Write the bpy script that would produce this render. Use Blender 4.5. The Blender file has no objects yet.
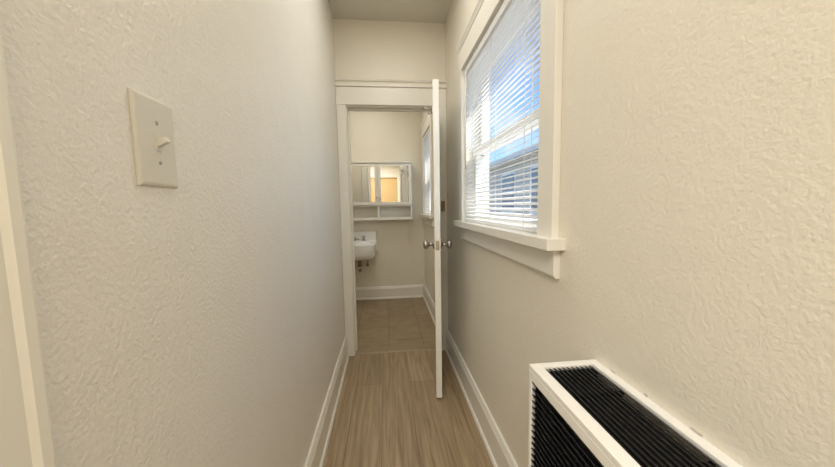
import bpy, bmesh, math
from mathutils import Vector, Matrix
S = bpy.context.scene
COL = S.collection

# ------------------------------------------------------------ materials
def newmat(name):
    m = bpy.data.materials.new(name); m.use_nodes = True
    nt = m.node_tree
    return m, nt, nt.nodes['Principled BSDF']

def mat_paint(name, col, rough=0.5, bump=0.0, scale=90, var=0.03, spec=0.5, metal=0.0, big=0.0):
    m, nt, b = newmat(name)
    b.inputs['Roughness'].default_value = rough
    b.inputs['Metallic'].default_value = metal
    b.inputs['Specular IOR Level'].default_value = spec
    tc = nt.nodes.new('ShaderNodeTexCoord')
    n2 = nt.nodes.new('ShaderNodeTexNoise'); n2.inputs['Scale'].default_value = 2.5; n2.inputs['Detail'].default_value = 3
    nt.links.new(tc.outputs['Object'], n2.inputs['Vector'])
    mx = nt.nodes.new('ShaderNodeMix'); mx.data_type = 'RGBA'
    mx.inputs[6].default_value = (*[c*(1-var) for c in col], 1)
    mx.inputs[7].default_value = (*[min(1, c*(1+var)) for c in col], 1)
    nt.links.new(n2.outputs['Fac'], mx.inputs[0])
    nt.links.new(mx.outputs[2], b.inputs['Base Color'])
    if bump > 0:
        n = nt.nodes.new('ShaderNodeTexNoise'); n.inputs['Scale'].default_value = scale
        n.inputs['Detail'].default_value = 2.5; n.inputs['Roughness'].default_value = 0.55
        nt.links.new(tc.outputs['Object'], n.inputs['Vector'])
        bp = nt.nodes.new('ShaderNodeBump'); bp.inputs['Strength'].default_value = bump
        bp.inputs['Distance'].default_value = 0.004
        nt.links.new(n.outputs['Fac'], bp.inputs['Height'])
        if big > 0:
            n3 = nt.nodes.new('ShaderNodeTexNoise'); n3.inputs['Scale'].default_value = 7
            nt.links.new(tc.outputs['Object'], n3.inputs['Vector'])
            bp2 = nt.nodes.new('ShaderNodeBump'); bp2.inputs['Strength'].default_value = big
            bp2.inputs['Distance'].default_value = 0.02
            nt.links.new(n3.outputs['Fac'], bp2.inputs['Height'])
            nt.links.new(bp2.outputs['Normal'], bp.inputs['Normal'])
        nt.links.new(bp.outputs['Normal'], b.inputs['Normal'])
    return m

M_wall = mat_paint('wall_paint', (0.82, 0.77, 0.655), 0.36, 0.35, 130, 0.02, 0.5, 0, 0.12)
M_wall_lit = mat_paint('wall_paint_left_lit', (0.84, 0.81, 0.75), 0.29, 0.55, 130, 0.02, 0.5, 0, 0.2)  # lighter, cooler copy of the wall paint; window light put into its colour
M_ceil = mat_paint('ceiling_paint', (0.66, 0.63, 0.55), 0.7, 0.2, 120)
M_trim = mat_paint('trim_paint', (0.84, 0.81, 0.73), 0.3, 0.05, 40, 0.02)
M_door = mat_paint('door_paint', (0.86, 0.84, 0.78), 0.3, 0.05, 40, 0.02)
M_sash = mat_paint('sash_paint', (0.87, 0.87, 0.84), 0.35, 0, 40, 0.01)
M_plate = mat_paint('switch_plastic', (0.70, 0.67, 0.59), 0.3, 0, 40, 0.01)
M_metal = mat_paint('brushed_nickel', (0.42, 0.39, 0.35), 0.25, 0, 40, 0.05, 0.5, 1.0)
M_brass = mat_paint('aged_brass', (0.30, 0.22, 0.12), 0.4, 0, 40, 0.1, 0.5, 0.7)
M_heat = mat_paint('heater_enamel', (0.86, 0.84, 0.79), 0.35, 0, 40, 0.01)
M_black = mat_paint('heater_black', (0.010, 0.010, 0.011), 0.4, 0, 40, 0.1)
M_porc = mat_paint('porcelain', (0.90, 0.90, 0.90), 0.12, 0, 40, 0.01)
M_mirror = mat_paint('mirror_silver', (0.88, 0.88, 0.87), 0.01, 0, 40, 0.0, 0.5, 1.0)
M_orange = mat_paint('amber_shade_fabric', (0.64, 0.46, 0.22), 0.8, 0.1, 60, 0.05)
M_conc = mat_paint('concrete', (0.50, 0.49, 0.46), 0.9, 0.3, 20, 0.15)
M_roof = mat_paint('roof_shingle', (0.30, 0.25, 0.22), 0.9, 0.5, 30, 0.2)
M_dark = mat_paint('dark_pane', (0.16, 0.19, 0.24), 0.1, 0, 10, 0.1)
M_caulk = mat_paint('old_caulk', (0.55, 0.50, 0.42), 0.8, 0.3, 60, 0.2)
M_thresh = mat_paint('oak_threshold', (0.30, 0.22, 0.13), 0.4, 0.1, 60, 0.1)

def mat_blind():
    m, nt, b = newmat('blind_vinyl')
    n = nt.nodes.new('ShaderNodeTexNoise'); n.inputs['Scale'].default_value = 3
    r = nt.nodes.new('ShaderNodeValToRGB'); r.color_ramp.elements[0].color = (0.86, 0.86, 0.85, 1); r.color_ramp.elements[1].color = (0.90, 0.90, 0.89, 1)
    nt.links.new(n.outputs['Fac'], r.inputs[0]); nt.links.new(r.outputs[0], b.inputs['Base Color'])
    b.inputs['Roughness'].default_value = 0.4
    t = nt.nodes.new('ShaderNodeBsdfTranslucent'); t.inputs[0].default_value = (0.9, 0.9, 0.88, 1)
    mx = nt.nodes.new('ShaderNodeMixShader'); mx.inputs[0].default_value = 0.32
    nt.links.new(b.outputs[0], mx.inputs[1]); nt.links.new(t.outputs[0], mx.inputs[2])
    nt.links.new(mx.outputs[0], nt.nodes['Material Output'].inputs[0]); return m
M_blind = mat_blind()

def mat_glass():
    m = bpy.data.materials.new('window_glass'); m.use_nodes = True
    nt = m.node_tree; nt.nodes.clear()
    o = nt.nodes.new('ShaderNodeOutputMaterial'); mx = nt.nodes.new('ShaderNodeMixShader')
    t = nt.nodes.new('ShaderNodeBsdfTransparent'); g = nt.nodes.new('ShaderNodeBsdfGlossy')
    g.inputs['Roughness'].default_value = 0.02
    mx.inputs[0].default_value = 0.05
    nt.links.new(t.outputs[0], mx.inputs[1]); nt.links.new(g.outputs[0], mx.inputs[2])
    nt.links.new(mx.outputs[0], o.inputs[0]); return m
M_glass = mat_glass()

def mat_planks():
    m, nt, b = newmat('oak_vinyl_planks')
    N = nt.nodes.new; L = nt.links.new
    tc = N('ShaderNodeTexCoord')
    mp = N('ShaderNodeMapping'); mp.inputs['Rotation'].default_value = (0, 0, math.radians(90)); mp.inputs['Location'].default_value = (0.55, 0.05, 0)
    L(tc.outputs['Object'], mp.inputs['Vector'])
    br = N('ShaderNodeTexBrick'); br.inputs['Scale'].default_value = 1.0
    br.inputs['Brick Width'].default_value = 1.5; br.inputs['Row Height'].default_value = 0.18
    br.inputs['Mortar Size'].default_value = 0.0016; br.inputs['Mortar Smooth'].default_value = 0.3
    br.inputs['Color1'].default_value = (0.325, 0.240, 0.145, 1); br.inputs['Color2'].default_value = (0.405, 0.305, 0.190, 1)
    br.inputs['Mortar'].default_value = (0.20, 0.14, 0.08, 1); br.offset = 0.37
    L(mp.outputs[0], br.inputs['Vector'])
    mp2 = N('ShaderNodeMapping'); mp2.inputs['Scale'].default_value = (32, 1.5, 1)
    L(tc.outputs['Object'], mp2.inputs['Vector'])
    n = N('ShaderNodeTexNoise'); n.inputs['Scale'].default_value = 1.6; n.inputs['Detail'].default_value = 7; n.inputs['Distortion'].default_value = 1.0
    L(mp2.outputs[0], n.inputs['Vector'])
    r = N('ShaderNodeValToRGB'); r.color_ramp.elements[0].position = 0.32; r.color_ramp.elements[0].color = (0.66, 0.62, 0.57, 1)
    r.color_ramp.elements[1].position = 0.66; r.color_ramp.elements[1].color = (1.12, 1.11, 1.09, 1)
    L(n.outputs['Fac'], r.inputs[0])
    mx = N('ShaderNodeMix'); mx.data_type = 'RGBA'; mx.blend_type = 'MULTIPLY'; mx.inputs[0].default_value = 1
    L(br.outputs['Color'], mx.inputs[6]); L(r.outputs[0], mx.inputs[7]); L(mx.outputs[2], b.inputs['Base Color'])
    b.inputs['Roughness'].default_value = 0.42
    bp = N('ShaderNodeBump'); bp.inputs['Strength'].default_value = 0.15; bp.inputs['Distance'].default_value = 0.002
    L(n.outputs['Fac'], bp.inputs['Height']); L(bp.outputs[0], b.inputs['Normal'])
    return m
M_planks = mat_planks()

def mat_tile():
    m, nt, b = newmat('beige_floor_tile')
    N = nt.nodes.new; L = nt.links.new
    tc = N('ShaderNodeTexCoord')
    br = N('ShaderNodeTexBrick'); br.offset = 0; br.inputs['Scale'].default_value = 1
    br.inputs['Brick Width'].default_value = 0.305; br.inputs['Row Height'].default_value = 0.305
    br.inputs['Mortar Size'].default_value = 0.004
    br.inputs['Color1'].default_value = (0.31, 0.235, 0.145, 1); br.inputs['Color2'].default_value = (0.345, 0.26, 0.165, 1)
    br.inputs['Mortar'].default_value = (0.21, 0.155, 0.095, 1)
    L(tc.outputs['Object'], br.inputs['Vector'])
    n = N('ShaderNodeTexNoise'); n.inputs['Scale'].default_value = 9; n.inputs['Detail'].default_value = 5
    L(tc.outputs['Object'], n.inputs['Vector'])
    r = N('ShaderNodeValToRGB'); r.color_ramp.elements[0].color = (0.84, 0.82, 0.80, 1); r.color_ramp.elements[0].position = .3
    r.color_ramp.elements[1].color = (1.08, 1.07, 1.05, 1); r.color_ramp.elements[1].position = .7
    L(n.outputs['Fac'], r.inputs[0])
    mx = N('ShaderNodeMix'); mx.data_type = 'RGBA'; mx.blend_type = 'MULTIPLY'; mx.inputs[0].default_value = 1
    L(br.outputs['Color'], mx.inputs[6]); L(r.outputs[0], mx.inputs[7]); L(mx.outputs[2], b.inputs['Base Color'])
    b.inputs['Roughness'].default_value = 0.4
    return m
M_tile = mat_tile()

def mat_siding():
    m, nt, b = newmat('stucco_siding')
    N = nt.nodes.new; L = nt.links.new
    tc = N('ShaderNodeTexCoord'); sx = N('ShaderNodeSeparateXYZ'); L(tc.outputs['Object'], sx.inputs[0])
    md = N('ShaderNodeMath'); md.operation = 'MODULO'; md.inputs[1].default_value = 0.15; L(sx.outputs['Z'], md.inputs[0])
    gt = N('ShaderNodeMath'); gt.operation = 'GREATER_THAN'; gt.inputs[1].default_value = 0.02; L(md.outputs[0], gt.inputs[0])
    mx = N('ShaderNodeMix'); mx.data_type = 'RGBA'
    mx.inputs[6].default_value = (0.40, 0.34, 0.29, 1); mx.inputs[7].default_value = (0.76, 0.69, 0.60, 1)
    L(gt.outputs[0], mx.inputs[0]); L(mx.outputs[2], b.inputs['Base Color']); b.inputs['Roughness'].default_value = 0.8
    return m
M_siding = mat_siding()

# ------------------------------------------------------------ mesh builder
class B:
    def __init__(s, name):
        s.name = name; s.bm = bmesh.new(); s.mats = []; s.n = 0
    def mi(s, m):
        if m not in s.mats: s.mats.append(m)
        return s.mats.index(m)
    def box(s, x0, x1, y0, y1, z0, z1, m, rot=None):
        e = (s.n % 14)*3e-5; s.n += 1      # avoids coplanar overlaps inside one object
        if rot is None: x0 -= e; x1 += e; y0 -= e; y1 += e; z1 += e
        vs = [s.bm.verts.new((x, y, z)) for x in (x0, x1) for y in (y0, y1) for z in (z0, z1)]
        if rot is not None:
            c = Vector(((x0+x1)/2, (y0+y1)/2, (z0+z1)/2))
            for v in vs: v.co = c + rot @ (v.co - c)
        idx = [(0,1,3,2),(4,6,7,5),(0,4,5,1),(2,3,7,6),(0,2,6,4),(1,5,7,3)]
        k = s.mi(m)
        for f in idx:
            fc = s.bm.faces.new([vs[i] for i in f]); fc.material_index = k
        return s
    def prism(s, prof, axis, a0, a1, m):
        def P(p, a):
            if axis == 'y': return (p[0], a, p[1])
            if axis == 'x': return (a, p[0], p[1])
            return (p[0], p[1], a)
        A = [s.bm.verts.new(P(p, a0)) for p in prof]; C = [s.bm.verts.new(P(p, a1)) for p in prof]
        k = s.mi(m); n = len(prof)
        for i in range(n):
            f = s.bm.faces.new([A[i], A[(i+1) % n], C[(i+1) % n], C[i]]); f.material_index = k
        for L_ in (A, C[::-1]):
            f = s.bm.faces.new(L_); f.material_index = k
        return s
    def rings(s, rings, k, n):
        for a, b_ in zip(rings[:-1], rings[1:]):
            for i in range(n):
                f = s.bm.faces.new([a[i], a[(i+1) % n], b_[(i+1) % n], b_[i]]); f.material_index = k; f.smooth = True
        for R in (rings[0][::-1], rings[-1]):
            f = s.bm.faces.new(R); f.material_index = k
        return s
    def lathe(s, c, axis, prof, m, n=24):
        ax = Vector(axis).normalized(); t = ax.orthogonal().normalized(); u = ax.cross(t); c = Vector(c); k = s.mi(m)
        rings = []
        for r, d in prof:
            rings.append([s.bm.verts.new(c + ax*d + (t*math.cos(2*math.pi*i/n) + u*math.sin(2*math.pi*i/n))*max(r, 1e-5)) for i in range(n)])
        return s.rings(rings, k, n)
    def tube(s, pts, r, m, n=12):
        pts = [Vector(p) for p in pts]; k = s.mi(m); rings = []
        ref = None
        for i, p in enumerate(pts):
            d = (pts[min(i+1, len(pts)-1)] - pts[max(i-1, 0)]).normalized()
            if ref is None: ref = d.orthogonal().normalized()
            ref = (ref - d*ref.dot(d)).normalized(); u = d.cross(ref)
            rings.append([s.bm.verts.new(p + (ref*math.cos(2*math.pi*j/n) + u*math.sin(2*math.pi*j/n))*r) for j in range(n)])
        return s.rings(rings, k, n)
    def loops(s, loops, m):
        k = s.mi(m); rings = [[s.bm.verts.new(p) for p in L_] for L_ in loops]
        return s.rings(rings, k, len(rings[0]))
    def build(s, bevel=0.0, seg=2, loc=None, rotz=0):
        bmesh.ops.recalc_face_normals(s.bm, faces=s.bm.faces)
        me = bpy.data.meshes.new(s.name)
        s.bm.to_mesh(me); s.bm.free()
        ob = bpy.data.objects.new(s.name, me); COL.objects.link(ob)
        for m in s.mats: me.materials.append(m)
        if loc is not None: ob.location = loc; ob.rotation_euler = (0, 0, rotz)
        if bevel > 0:
            md = ob.modifiers.new('bevel', 'BEVEL'); md.width = bevel; md.segments = seg; md.limit_method = 'ANGLE'; md.angle_limit = math.radians(40)
        return ob

XL, XR = -0.353, 0.4975
YD = 2.5; YB = 4.05; CZ = 2.62
# ------------------------------------------------------------ shell
W = B('wall_right'); x0, x1 = XR, XR+0.15
wins = [(0.930, 1.915, 1.10, 2.03), (3.25, 3.9, 1.10, 2.06)]
ys = -2.3
for (a, b_, z0, z1) in wins:
    W.box(x0, x1, ys, a, 0, CZ, M_wall); W.box(x0, x1, a, b_, 0, z0, M_wall); W.box(x0, x1, a, b_, z1, CZ, M_wall); ys = b_
W.box(x0, x1, ys, 4.17, 0, CZ, M_wall)
for v in W.bm.verts:
    v.co.x = x0 if abs(v.co.x-x0) < .01 else x1
W.build()
B('wall_left').box(XL-0.12, XL, 0.22, YD, 0, CZ, M_wall_lit).build()
W = B('wall_far')
W.box(-1.2, -0.296, YD, YD+0.12, 0, CZ, M_wall); W.box(0.445, XR, YD, YD+0.12, 0, CZ, M_wall); W.box(-0.296, 0.445, YD, YD+0.12, 2.005, CZ, M_wall)
for v in W.bm.verts: v.co.y = YD if v.co.y < YD+.06 else YD+.12
W.build()
B('wall_end').box(-1.2, XR, YB, YB+0.12, 0, CZ, M_wall).build()
B('wall_side').box(-1.32, -1.2, YD, YB+0.12, 0, CZ, M_wall).build()
B('wall_room_front').box(-2.3, XL-0.12, 0.10, 0.22, 0, CZ, M_wall).build()
B('wall_room_left').box(-2.42, -2.3, -2.3, 0.22, 0, CZ, M_wall).build()
B('wall_room_back').box(-2.42, XR+0.15, -2.42, -2.3, 0, CZ, M_wall).build()
B('ceiling').box(-2.42, XR+0.15, -2.42, YB+0.12, CZ, CZ+0.12, M_ceil).build()
B('floor').box(-2.42, XR+0.15, -2.42, YD+0.06, -0.1, 0, M_planks).build()
B('floor_bath').box(-2.42, XR+0.15, YD+0.06, YB+0.12, -0.1, 0.0, M_tile).build()
B('trim_threshold').prism([(2.50, 0), (2.51, 0.010), (2.555, 0.014), (2.60, 0.010), (2.62, 0)], 'x', -0.276, 0.425, M_thresh).build()

def base_prof(x, s, h=0.175):
    return [(x, 0), (x+s*0.030, 0), (x+s*0.030, 0.010), (x+s*0.026, 0.020), (x+s*0.019, 0.024), (x+s*0.019, h-0.03), (x+s*0.014, h-0.018), (x+s*0.010, h-0.004), (x+s*0.006, h), (x, h)]
B('baseboard_left').prism(base_prof(XL, 1), 'y', 0.332, YD-0.022, M_trim).build()
W = B('baseboard_right'); W.prism(base_prof(XR, -1), 'y', 0.690, YD-0.022, M_trim); W.prism(base_prof(XR, -1), 'y', -2.3, -0.10, M_trim); W.build()
B('baseboard_bath_back').prism(base_prof(YB, -1, 0.165), 'x', -1.2, XR-0.031, M_trim).build()
B('baseboard_bath_right').prism(base_prof(XR, -1, 0.165), 'y', YD+0.142, YB, M_trim).build()

W = B('trim_door_casing')
W.box(-0.352, -0.283, YD-0.022, YD, 0, 1.992, M_trim); W.box(0.432, XR-0.001, YD-0.022, YD, 0, 1.992, M_trim)
W.box(XL+0.001, XR-0.001, YD-0.024, YD, 1.992, 2.125, M_trim)
W.box(XL+0.001, XR-0.001, YD-0.036, YD, 2.125, 2.145, M_trim)
W.box(-0.296, -0.276, YD-0.002, YD+0.122, 0, 1.985, M_trim); W.box(0.425, 0.445, YD-0.002, YD+0.122, 0, 1.985, M_trim)
W.box(-0.296, 0.445, YD-0.002, YD+0.122, 1.985, 2.005, M_trim)
W.box(-0.276, -0.264, YD+0.045, YD+0.08, 0, 1.985, M_trim); W.box(0.413, 0.425, YD+0.045, YD+0.08, 0, 1.985, M_trim); W.box(-0.264, 0.413, YD+0.045, YD+0.08, 1.973, 1.985, M_trim)
W.box(-0.37, -0.283, YD+0.12, YD+0.142, 0, 1.992, M_trim); W.box(0.432, XR-0.001, YD+0.12, YD+0.142, 0, 1.992, M_trim); W.box(-0.37, XR-0.001, YD+0.12, YD+0.142, 1.992, 2.12, M_trim)
W.build(0.003)
B('trim_picture_rail').prism([(YD, 2.172), (YD-0.010, 2.174), (YD-0.014, 2.182), (YD-0.006, 2.190), (YD, 2.190)], 'x', XL, XR, M_trim).build()
W = B('trim_room_casing')
W.prism([(XL, 0.220), (XL+0.016, 0.220), (XL+0.022, 0.236), (XL+0.018, 0.246), (XL+0.018, 0.306), (XL+0.022, 0.311), (XL+0.022, 0.322), (XL+0.012, 0.330), (XL, 0.330)], 'z', 0, 2.62, M_trim)
W.box(XL-0.12, XL+0.004, 0.202, 0.220, 0, 2.62, M_trim); W.build(0.002)

# ------------------------------------------------------------ door
W = B('door_1'); DW, DH, T = 0.655, 1.920, 0.018
zb = 0.014
W.box(-T, T, -0.115, 0, zb, zb+DH, M_door); W.box(-T, T, -DW, -DW+0.115, zb, zb+DH, M_door)
for (a, b_) in [(0, 0.22), (0.86, 1.0), (DH-0.12, DH)]:
    W.box(-T, T, -DW+0.115, -0.115, zb+a, zb+b_, M_door)
for (a, b_) in [(0.22, 0.86), (1.0, DH-0.12)]:
    W.box(-0.006, 0.006, -DW+0.115, -0.115, zb+a, zb+b_, M_door)
    W.box(-0.012, 0.012, -DW+0.15, -0.15, zb+a+0.035, zb+b_-0.035, M_door)
door = W.build(0.002, loc=(0.405, 2.470, 0), rotz=math.radians(-8.8))
W = B('door_hardware')
ky = -DW+0.065; kz = 0.975
for s in (-1, 1):
    W.lathe((s*T, ky, kz), (s, 0, 0), [(0.031, -0.001), (0.031, 0.004), (0.026, 0.009), (0.012, 0.012), (0.010, 0.03), (0.018, 0.038), (0.0265, 0.046), (0.028, 0.056), (0.024, 0.066), (0.012, 0.071)], M_metal)
W.box(-0.011, 0.011, -DW-0.0015, -DW+0.002, kz-0.028, kz+0.028, M_metal)
W.box(-0.006, 0.006, -DW-0.010, -DW, kz-0.009, kz+0.009, M_metal)
for z in (0.22, 1.0, 1.76):
    W.lathe((T+0.004, 0.002, z), (0, 0, 1), [(0.006, -0.045), (0.006, 0.045)], M_metal, 12)
    W.box(-0.012, T+0.002, -0.001, 0.003, z-0.045, z+0.045, M_metal)
hw = W.build(0); hw.parent = door
W = B('robe_hook')
W.box(-T-0.003, -T, -0.36, -0.33, 1.83, 1.89, M_metal)
W.tube([(-T-0.002, -0.345, 1.865), (-T-0.03, -0.345, 1.86), (-T-0.05, -0.345, 1.868), (-T-0.058, -0.345, 1.885)], 0.004, M_metal)
W.tube([(-T-0.002, -0.345, 1.845), (-T-0.02, -0.345, 1.83), (-T-0.034, -0.345, 1.838), (-T-0.036, -0.345, 1.85)], 0.004, M_metal)
hk = W.build(0); hk.parent = door
W = B('door_latch_keeper'); W.box(0.447, 0.475, YD-0.038, YD-0.022, 1.17, 1.25, M_brass); W.lathe((0.461, YD-0.038, 1.21), (0, -1, 0), [(0.007, 0), (0.007, 0.012)], M_brass, 12); W.build(0.002)

# ------------------------------------------------------------ windows
def window(idx, y0, y1, z0, z1, slat_tilt=9, farstop=None):
    x = XR
    W = B('window_%d' % idx)
    ya, yb = y0-0.082, y1+0.06
    if farstop: yb = farstop
    W.box(x-0.002, x+0.15, y0, y0+0.018, z0, z1, M_trim); W.box(x-0.002, x+0.15, y1-0.018, y1, z0, z1, M_trim)
    W.box(x-0.002, x+0.15, y0, y1, z1-0.018, z1, M_trim); W.box(x-0.002, x+0.17, y0, y1, z0, z0+0.015, M_trim)
    W.box(x-0.022, x, ya, y0+0.006, z0, z1+0.005, M_trim); W.box(x-0.022, x, y1-0.006, yb, z0, z1+0.005, M_trim)
    W.box(x-0.024, x, ya-0.004, yb, z1-0.004, z1+0.115, M_trim)
    W.prism([(x, z1+0.115), (x-0.027, z1+0.115), (x-0.030, z1+0.125), (x-0.038, z1+0.138), (x-0.040, z1+0.150), (x, z1+0.150)], 'y', ya-0.02, yb, M_trim)
    W.box(x-0.055, x+0.02, ya-0.035, yb+(0.03 if not farstop else 0), z0-0.018, z0+0.015, M_trim)
    W.prism([(x, z0-0.018), (x-0.020, z0-0.018), (x-0.020, z0-0.095), (x-0.012, z0-0.105), (x, z0-0.105)], 'y', ya-0.01, yb, M_trim)
    zm = (z0+z1)/2-0.03
    def sash(xa, za, zb):
        a, b_ = y0+0.018, y1-0.018; w = 0.04
        W.box(xa, xa+0.03, a, a+w, za, zb, M_sash); W.box(xa, xa+0.03, b_-w, b_, za, zb, M_sash)
        W.box(xa, xa+0.03, a, b_, za, za+w, M_sash); W.box(xa, xa+0.03, a, b_, zb-w, zb, M_sash)
        W.box(xa+0.013, xa+0.016, a+w, b_-w, za+w, zb-w, M_glass)
    sash(x+0.052, z0+0.015, zm+0.02); sash(x+0.090, zm-0.02, z1-0.018)
    W.build(0.002)
    V = B('window_blind')
    a, b_ = y0+0.020, y1-0.020; xc = x+0.005
    V.box(xc-0.016, xc+0.016, a, b_, z1-0.05, z1-0.019, M_blind)
    t = math.radians(slat_tilt); hw_ = 0.0125; i = 0
    while True:
        z = z1-0.062-i*0.0215; i += 1
        if z < z0+0.040: break
        sec = []
        for j in range(5):
            u = (j/4-0.5)*2; lx = u*hw_; lz = 0.0022*(1-u*u)
            sec.append((xc+lx*math.cos(t)-lz*math.sin(t), z+lx*math.sin(t)+lz*math.cos(t)))
        top = [(p[0], p[1]+0.0004) for p in sec]; bot = [(p[0], p[1]-0.0004) for p in sec]
        V.prism(top+bot[::-1], 'y', a+0.003, b_-0.003, M_blind)
    V.box(xc-0.012, xc+0.012, a+0.003, b_-0.003, z0+0.018, z0+0.032, M_blind)
    L = b_-a
    for f in (0.12, 0.5, 0.88):
        for dx in (-0.013, 0.013):
            V.box(xc+dx-0.0008, xc+dx+0.0008, a+f*L-0.001, a+f*L+0.001, z0+0.03, z1-0.05, M_blind)
    V.tube([(xc-0.018, b_-0.06, z1-0.05), (xc-0.021, b_-0.06, z1-0.3), (xc-0.022, b_-0.06, z1-0.6)], 0.0035, M_blind, 8)
    V.build(0)
window(1, *wins[0], slat_tilt=24)
window(2, *wins[1], farstop=4.0)

W = B('window_3'); y = -2.3
xa, xb, za, zb = -0.70, 0.40, 1.25, 2.15
W.box(xa-0.09, xa, y, y+0.025, za-0.02, zb+0.09, M_trim); W.box(xb, xb+0.09, y, y+0.025, za-0.02, zb+0.09, M_trim); W.box(xa, xb, y, y+0.025, zb, zb+0.09, M_trim)
W.box(xa-0.11, xb+0.095, y, y+0.055, za-0.05, za-0.02, M_trim); W.box(xa, xb, y, y+0.012, za-0.02, zb, M_orange)
W.lathe((xa+0.005, y+0.03, zb-0.02), (1, 0, 0), [(0.018, 0), (0.018, xb-xa-0.01)], M_orange)
W.box((xa+xb)/2-0.02, (xa+xb)/2+0.02, y, y+0.02, za-0.02, zb, M_trim); W.build(0.002)

# ------------------------------------------------------------ light switch
W = B('light_switch'); cy, cz = 0.528, 1.317; hy, hz = 0.042, 0.0675
def rect(d, x): return [(x, cy-hy+d, cz-hz+d), (x, cy+hy-d, cz-hz+d), (x, cy+hy-d, cz+hz-d), (x, cy-hy+d, cz+hz-d)]
k = W.mi(M_plate); rs = [rect(0, XL), rect(0, XL+0.003), rect(0.0025, XL+0.0055), rect(0.006, XL+0.0065)]
rv = [[W.bm.verts.new(p) for p in r] for r in rs]
for a, b_ in zip(rv[:-1], rv[1:]):
    for i in range(4): W.bm.faces.new([a[i], a[(i+1) % 4], b_[(i+1) % 4], b_[i]]).material_index = k
W.bm.faces.new(rv[-1]); W.bm.faces.new(rv[0][::-1])
W.box(XL+0.006, XL+0.0075, cy-0.0065, cy+0.0065, cz-0.013, cz+0.013, M_plate)
W.box(XL+0.004, XL+0.021, cy-0.0042, cy+0.0042, cz-0.003, cz+0.006, M_plate, Matrix.Rotation(math.radians(-28), 3, 'Y'))
for dz in (-0.030, 0.030): W.lathe((XL+0.006, cy, cz+dz), (1, 0, 0), [(0.0035, 0), (0.0033, 0.0014), (0.001, 0.002)], M_metal, 12)
W.build(0.0008)

# ------------------------------------------------------------ wall heater
W = B('wall_heater'); hx0, hx1, y0, y1, H = 0.330, XR, -0.09, 0.677, 0.835
gz0, gz1, tt = 0.44, 0.800, 0.012
W.box(hx0+0.012, hx1, y1-0.010, y1, 0, H-tt, M_heat); W.box(hx0+0.012, hx1, y0, y0+0.010, 0, H-tt, M_heat)
W.box(hx0, hx0+0.012, y0, y1, gz1, H-tt, M_heat); W.box(hx0, hx0+0.012, y0, y1, 0.0, gz0, M_heat)
W.box(hx0, hx0+0.012, y1-0.012, y1, gz0, gz1, M_heat); W.box(hx0, hx0+0.012, y0, y0+0.012, gz0, gz1, M_heat)
W.box(hx0, hx0+0.026, y0, y1, H-tt, H, M_heat); W.box(hx1-0.020, hx1, y0, y1, H-tt, H, M_heat)
W.box(hx0+0.026, hx1-0.020, y1-0.020, y1, H-tt, H, M_heat); W.box(hx0+0.026, hx1-0.020, y0, y0+0.020, H-tt, H, M_heat)
body = W.build(0.002)
W = B('grilles')
W.box(hx0+0.022, hx0+0.026, y0+0.012, y1-0.014, 0.1, H-0.04, M_black); W.box(hx0+0.026, hx1-0.002, y0+0.012, y1-0.014, H-0.045, H-0.040, M_black)
W.box(hx0+0.0125, hx1-0.002, y1-0.014, y1-0.0105, 0.1, H-0.0125, M_black); W.box(hx0+0.0125, hx1-0.002, y0+0.0105, y0+0.014, 0.1, H-0.0125, M_black)
xa, xb = hx0+0.026, hx1-0.020; n = 11
for i in range(n):
    xc = xa+(i+0.5)*(xb-xa)/n
    W.box(xc-0.0045, xc+0.0045, y0+0.018, y1-0.018, H-0.0065, H-0.0050, M_black, Matrix.Rotation(math.radians(25), 3, 'Y'))
for j in range(4):
    yc = y0+0.026+(j+0.5)*(y1-y0-0.052)/4
    W.box(xa, xb, yc-0.002, yc+0.002, H-0.020, H-0.009, M_black)
n = 24
for i in range(n):
    zc = gz0+(i+0.5)*(gz1-gz0)/n
    W.box(hx0+0.0015, hx0+0.013, y0+0.010, y1-0.010, zc-0.0010, zc+0.0010, M_black, Matrix.Rotation(math.radians(35), 3, 'Y'))
for j in range(5):
    yc = y0+0.022+(j+0.5)*(y1-y0-0.044)/5
    W.box(hx0+0.012, hx0+0.018, yc-0.002, yc+0.002, gz0, gz1, M_black)
g = W.build(0); g.parent = body
W = B('trim_caulk_line')
import random; random.seed(3)
yy = -0.05
while yy < 0.64:
    l = random.uniform(0.005, 0.03)
    W.box(XR-0.0012, XR, yy, yy+l, H+0.0008, H+random.uniform(0.002, 0.004), M_caulk); yy += l+random.uniform(0.02, 0.12)
W.build()

# ------------------------------------------------------------ medicine cabinet
W = B('medicine_cabinet'); yf = YB-0.13; xa, xb, zb_, zs, zt = -0.51, 0.335, 1.06, 1.235, 1.75
t = 0.018
W.box(xa, xb, YB-0.008, YB-0.0005, zb_, zt, M_trim)
W.box(xa, xa+t, yf, YB-0.0005, zb_, zt, M_trim); W.box(xb-t, xb, yf, YB-0.0005, zb_, zt, M_trim)
for z in (zb_, zs-t, zt-t): W.box(xa, xb, yf, YB-0.0005, z, z+t, M_trim)
W.box(xa-0.01, xb+0.01, yf-0.012, YB-0.0005, zb_-0.014, zb_, M_trim); W.box(xa-0.012, xb+0.012, yf-0.03, YB-0.0005, zt, zt+0.018, M_trim)
xm = (xa+xb)/2; W.box(xm-0.012, xm+0.012, yf, YB-0.0005, zb_, zt, M_trim)
for (a, b_) in ((xa+0.004, xm-0.003), (xm+0.003, xb-0.004)):
    y0, y1 = yf-0.018, yf; f = 0.035
    W.box(a, a+f, y0, y1, zs, zt-0.004, M_trim); W.box(b_-f, b_, y0, y1, zs, zt-0.004, M_trim)
    W.box(a+f, b_-f, y0, y1, zs, zs+f, M_trim); W.box(a+f, b_-f, y0, y1, zt-0.004-f, zt-0.004, M_trim)
    W.box(a+f-0.004, b_-f+0.004, y0+0.007, y1-0.004, zs+f-0.004, zt-f, M_mirror)
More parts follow.
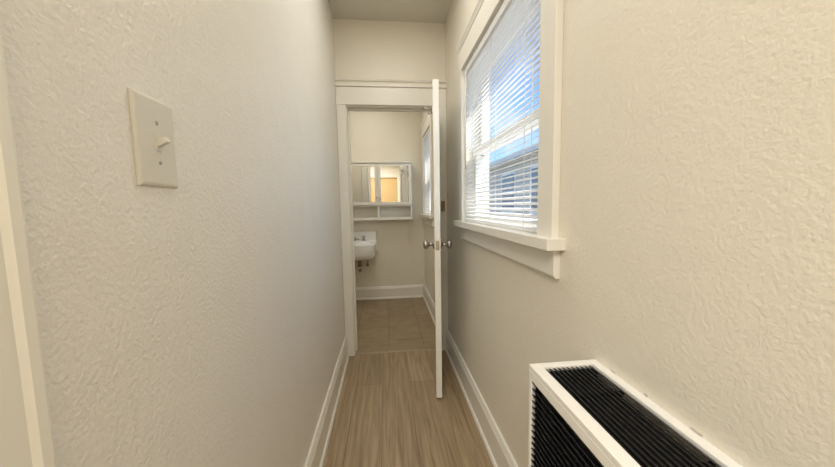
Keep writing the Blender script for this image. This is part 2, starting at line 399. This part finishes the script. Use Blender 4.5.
for sx in (-1, 1): W.lathe((xm+sx*0.02, yf-0.018, zs+0.09), (0, -1, 0), [(0.005, 0), (0.005, 0.01), (0.010, 0.014), (0.009, 0.021)], M_metal, 14)
W.build(0.0015)

# ------------------------------------------------------------ sink
W = B('bathroom_sink'); cx, cy, zr = -0.385, 3.835, 0.775
def sl(hx, hy, z, oy=0, e=4.0, n=40):
    out = []
    for i in range(n):
        a = 2*math.pi*i/n; c, s_ = math.cos(a), math.sin(a)
        out.append((cx+hx*math.copysign(abs(c)**(2/e), c), cy+oy+hy*math.copysign(abs(s_)**(2/e), s_), z))
    return out
W.loops([sl(.14, .11, .575, .02), sl(.20, .16, .58, .02), sl(.235, .20, .60, .01), sl(.248, .213, .64), sl(.250, .216, .69), sl(.258, .222, zr-.014), sl(.258, .222, zr-.004), sl(.252, .217, zr), sl(.215, .182, zr), sl(.195, .135, zr-.006, -.03), sl(.18, .12, .72, -.03), sl(.14, .09, .675, -.03), sl(.05, .04, .665, -.03)], M_porc)
W.box(cx-.258, cx+.258, YB-.045, YB-.0005, .64, .90, M_porc)
W.box(cx-.250, cx+.250, YB-.11, YB-.03, .66, zr+.012, M_porc)
for sx in (-1, 1):
    p = (cx+sx*.10, YB-.075, zr+.011)
    W.lathe(p, (0, 0, 1), [(.022, 0), (.020, .012), (.010, .02), (.010, .045), (.016, .05), (.014, .062)], M_metal, 16)
    W.box(p[0]-.03, p[0]+.03, p[1]-.005, p[1]+.005, p[2]+.048, p[2]+.058, M_metal); W.box(p[0]-.005, p[0]+.005, p[1]-.03, p[1]+.03, p[2]+.048, p[2]+.058, M_metal)
    W.tube([(p[0], p[1], p[2]+.02), (cx+sx*.04, p[1], p[2]+.02), (cx, p[1], p[2]+.02)], .008, M_metal)
W.tube([(cx, YB-.075, zr+.03), (cx, YB-.09, zr+.05), (cx, YB-.14, zr+.055), (cx, YB-.18, zr+.04), (cx, YB-.185, zr+.02)], .010, M_metal)
W.tube([(cx+.05, cy, .59), (cx+.05, cy, .48)], .020, M_brass)
pts = [(cx+.05, cy, .48)]
for i in range(9):
    a = math.pi+math.pi*i/8; pts.append((cx+.05, cy+.045+.045*math.cos(a), .46+.045*math.sin(a)))
pts += [(cx+.05, cy+.10, .51), (cx+.05, cy+.13, .52), (cx+.05, YB-.001, .52)]
W.tube(pts, .018, M_metal)
for sx in (-.08, .14):
    W.tube([(cx+sx, YB-.06, .66), (cx+sx, YB-.06, .53), (cx+sx, YB-.04, .48), (cx+sx, YB-.001, .47)], .007, M_metal)
    W.lathe((cx+sx, YB-.03, .47), (0, -1, 0), [(.012, 0), (.014, .03), (.020, .035), (.020, .045)], M_brass, 12)
W.build(0.004)

# ------------------------------------------------------------ outside
B('ground').box(XR+0.15, 30, -20, 40, -0.7, -0.5, M_conc).build()
W = B('neighbor_house'); nx = 4.6
W.box(nx, nx+6, 2.5, 18, -0.5, 2.7, M_siding)
W.box(nx-0.5, nx+6.5, 2.2, 18.3, 2.7, 2.85, M_trim)
W.prism([(nx-0.5, 2.85), (nx+6.5, 2.85), (nx+3, 3.9)], 'y', 2.2, 18.3, M_roof)
for yw in (5.2, 8.2, 10.6, 13.5):
    W.box(nx-0.04, nx, yw, yw+1.3, 0.9, 2.4, M_trim); W.box(nx-0.05, nx-0.03, yw+.1, yw+1.2, 1.0, 1.62, M_dark); W.box(nx-0.05, nx-0.03, yw+.1, yw+1.2, 1.7, 2.3, M_dark)
W.build()

# ------------------------------------------------------------ world
w = bpy.data.worlds.new('sky'); S.world = w; w.use_nodes = True; nt = w.node_tree; bg = nt.nodes['Background']
sky = nt.nodes.new('ShaderNodeTexSky'); sky.sky_type = 'NISHITA'; sky.sun_disc = False; sky.sun_elevation = math.radians(55); sky.sun_rotation = math.radians(120)
tc = nt.nodes.new('ShaderNodeTexCoord'); nz = nt.nodes.new('ShaderNodeTexNoise'); nz.inputs['Scale'].default_value = 4; nz.inputs['Detail'].default_value = 6
nt.links.new(tc.outputs['Generated'], nz.inputs['Vector'])
rp = nt.nodes.new('ShaderNodeValToRGB'); rp.color_ramp.elements[0].position = 0.56; rp.color_ramp.elements[1].position = 0.74
nt.links.new(nz.outputs['Fac'], rp.inputs[0])
tint = nt.nodes.new('ShaderNodeMix'); tint.data_type = 'RGBA'; tint.blend_type = 'MULTIPLY'; tint.inputs[0].default_value = 1; tint.inputs[7].default_value = (0.62, 0.85, 1.1, 1)
nt.links.new(sky.outputs[0], tint.inputs[6])
mx = nt.nodes.new('ShaderNodeMix'); mx.data_type = 'RGBA'; mx.inputs[7].default_value = (4.2, 4.2, 4.3, 1)
nt.links.new(rp.outputs[0], mx.inputs[0]); nt.links.new(tint.outputs[2], mx.inputs[6]); nt.links.new(mx.outputs[2], bg.inputs[0])
bg.inputs[1].default_value = 0.26

def area(name, loc, target, size, power, col, sy=None):
    l = bpy.data.lights.new(name, 'AREA'); l.energy = power; l.color = col; l.size = size
    if sy: l.shape = 'RECTANGLE'; l.size_y = sy
    o = bpy.data.objects.new(name, l); COL.objects.link(o); o.location = loc
    o.rotation_euler = (Vector(target)-Vector(loc)).to_track_quat('-Z', 'Y').to_euler(); return o
sl_ = bpy.data.lights.new('sun', 'SUN'); sl_.energy = 9; sl_.angle = 0.01; sl_.color = (1, .95, .87)
so = bpy.data.objects.new('sun', sl_); COL.objects.link(so); so.rotation_euler = Vector((-.45, .3, -.95)).to_track_quat('-Z', 'Y').to_euler()
area('fill_light_room', (-0.5, -1.1, 2.58), (-0.5, -1.1, 0), 1.0, 56, (1.0, 0.965, 0.90))  # unseen fill added behind the camera to brighten the interior
area('fill_light_hall', (0.07, 1.35, 2.60), (0.07, 1.35, 0), 0.4, 8, (1.0, 0.97, 0.91), 1.0)  # added fill for the dim far hall and left wall; no fixture there
area('fill_light_bath', (-0.2, 3.2, 2.60), (-0.2, 3.2, 0), 0.5, 8.5, (1.0, 0.95, 0.84))  # extra fill added to lift the dark bath walls, not a seen lamp

# ------------------------------------------------------------ camera
th, ph, ro = math.radians(5.8), math.radians(5.05), 0.0175
fwd = Vector((math.cos(ph)*math.sin(th), math.cos(ph)*math.cos(th), -math.sin(ph)))
r0 = Vector((math.cos(th), -math.sin(th), 0)); u0 = r0.cross(fwd)
r = r0*math.cos(ro)-u0*math.sin(ro); u = u0*math.cos(ro)+r0*math.sin(ro)
cd = bpy.data.cameras.new('camera'); cd.sensor_width = 36; cd.lens = 310/835*36; cd.clip_start = 0.01
co = bpy.data.objects.new('camera', cd); COL.objects.link(co)
mt = Matrix((r, u, -fwd)).transposed().to_4x4(); mt.translation = Vector((0, 0, 1.213)); co.matrix_world = mt
S.camera = co
S.view_settings.view_transform = 'Standard'; S.view_settings.look = 'None'
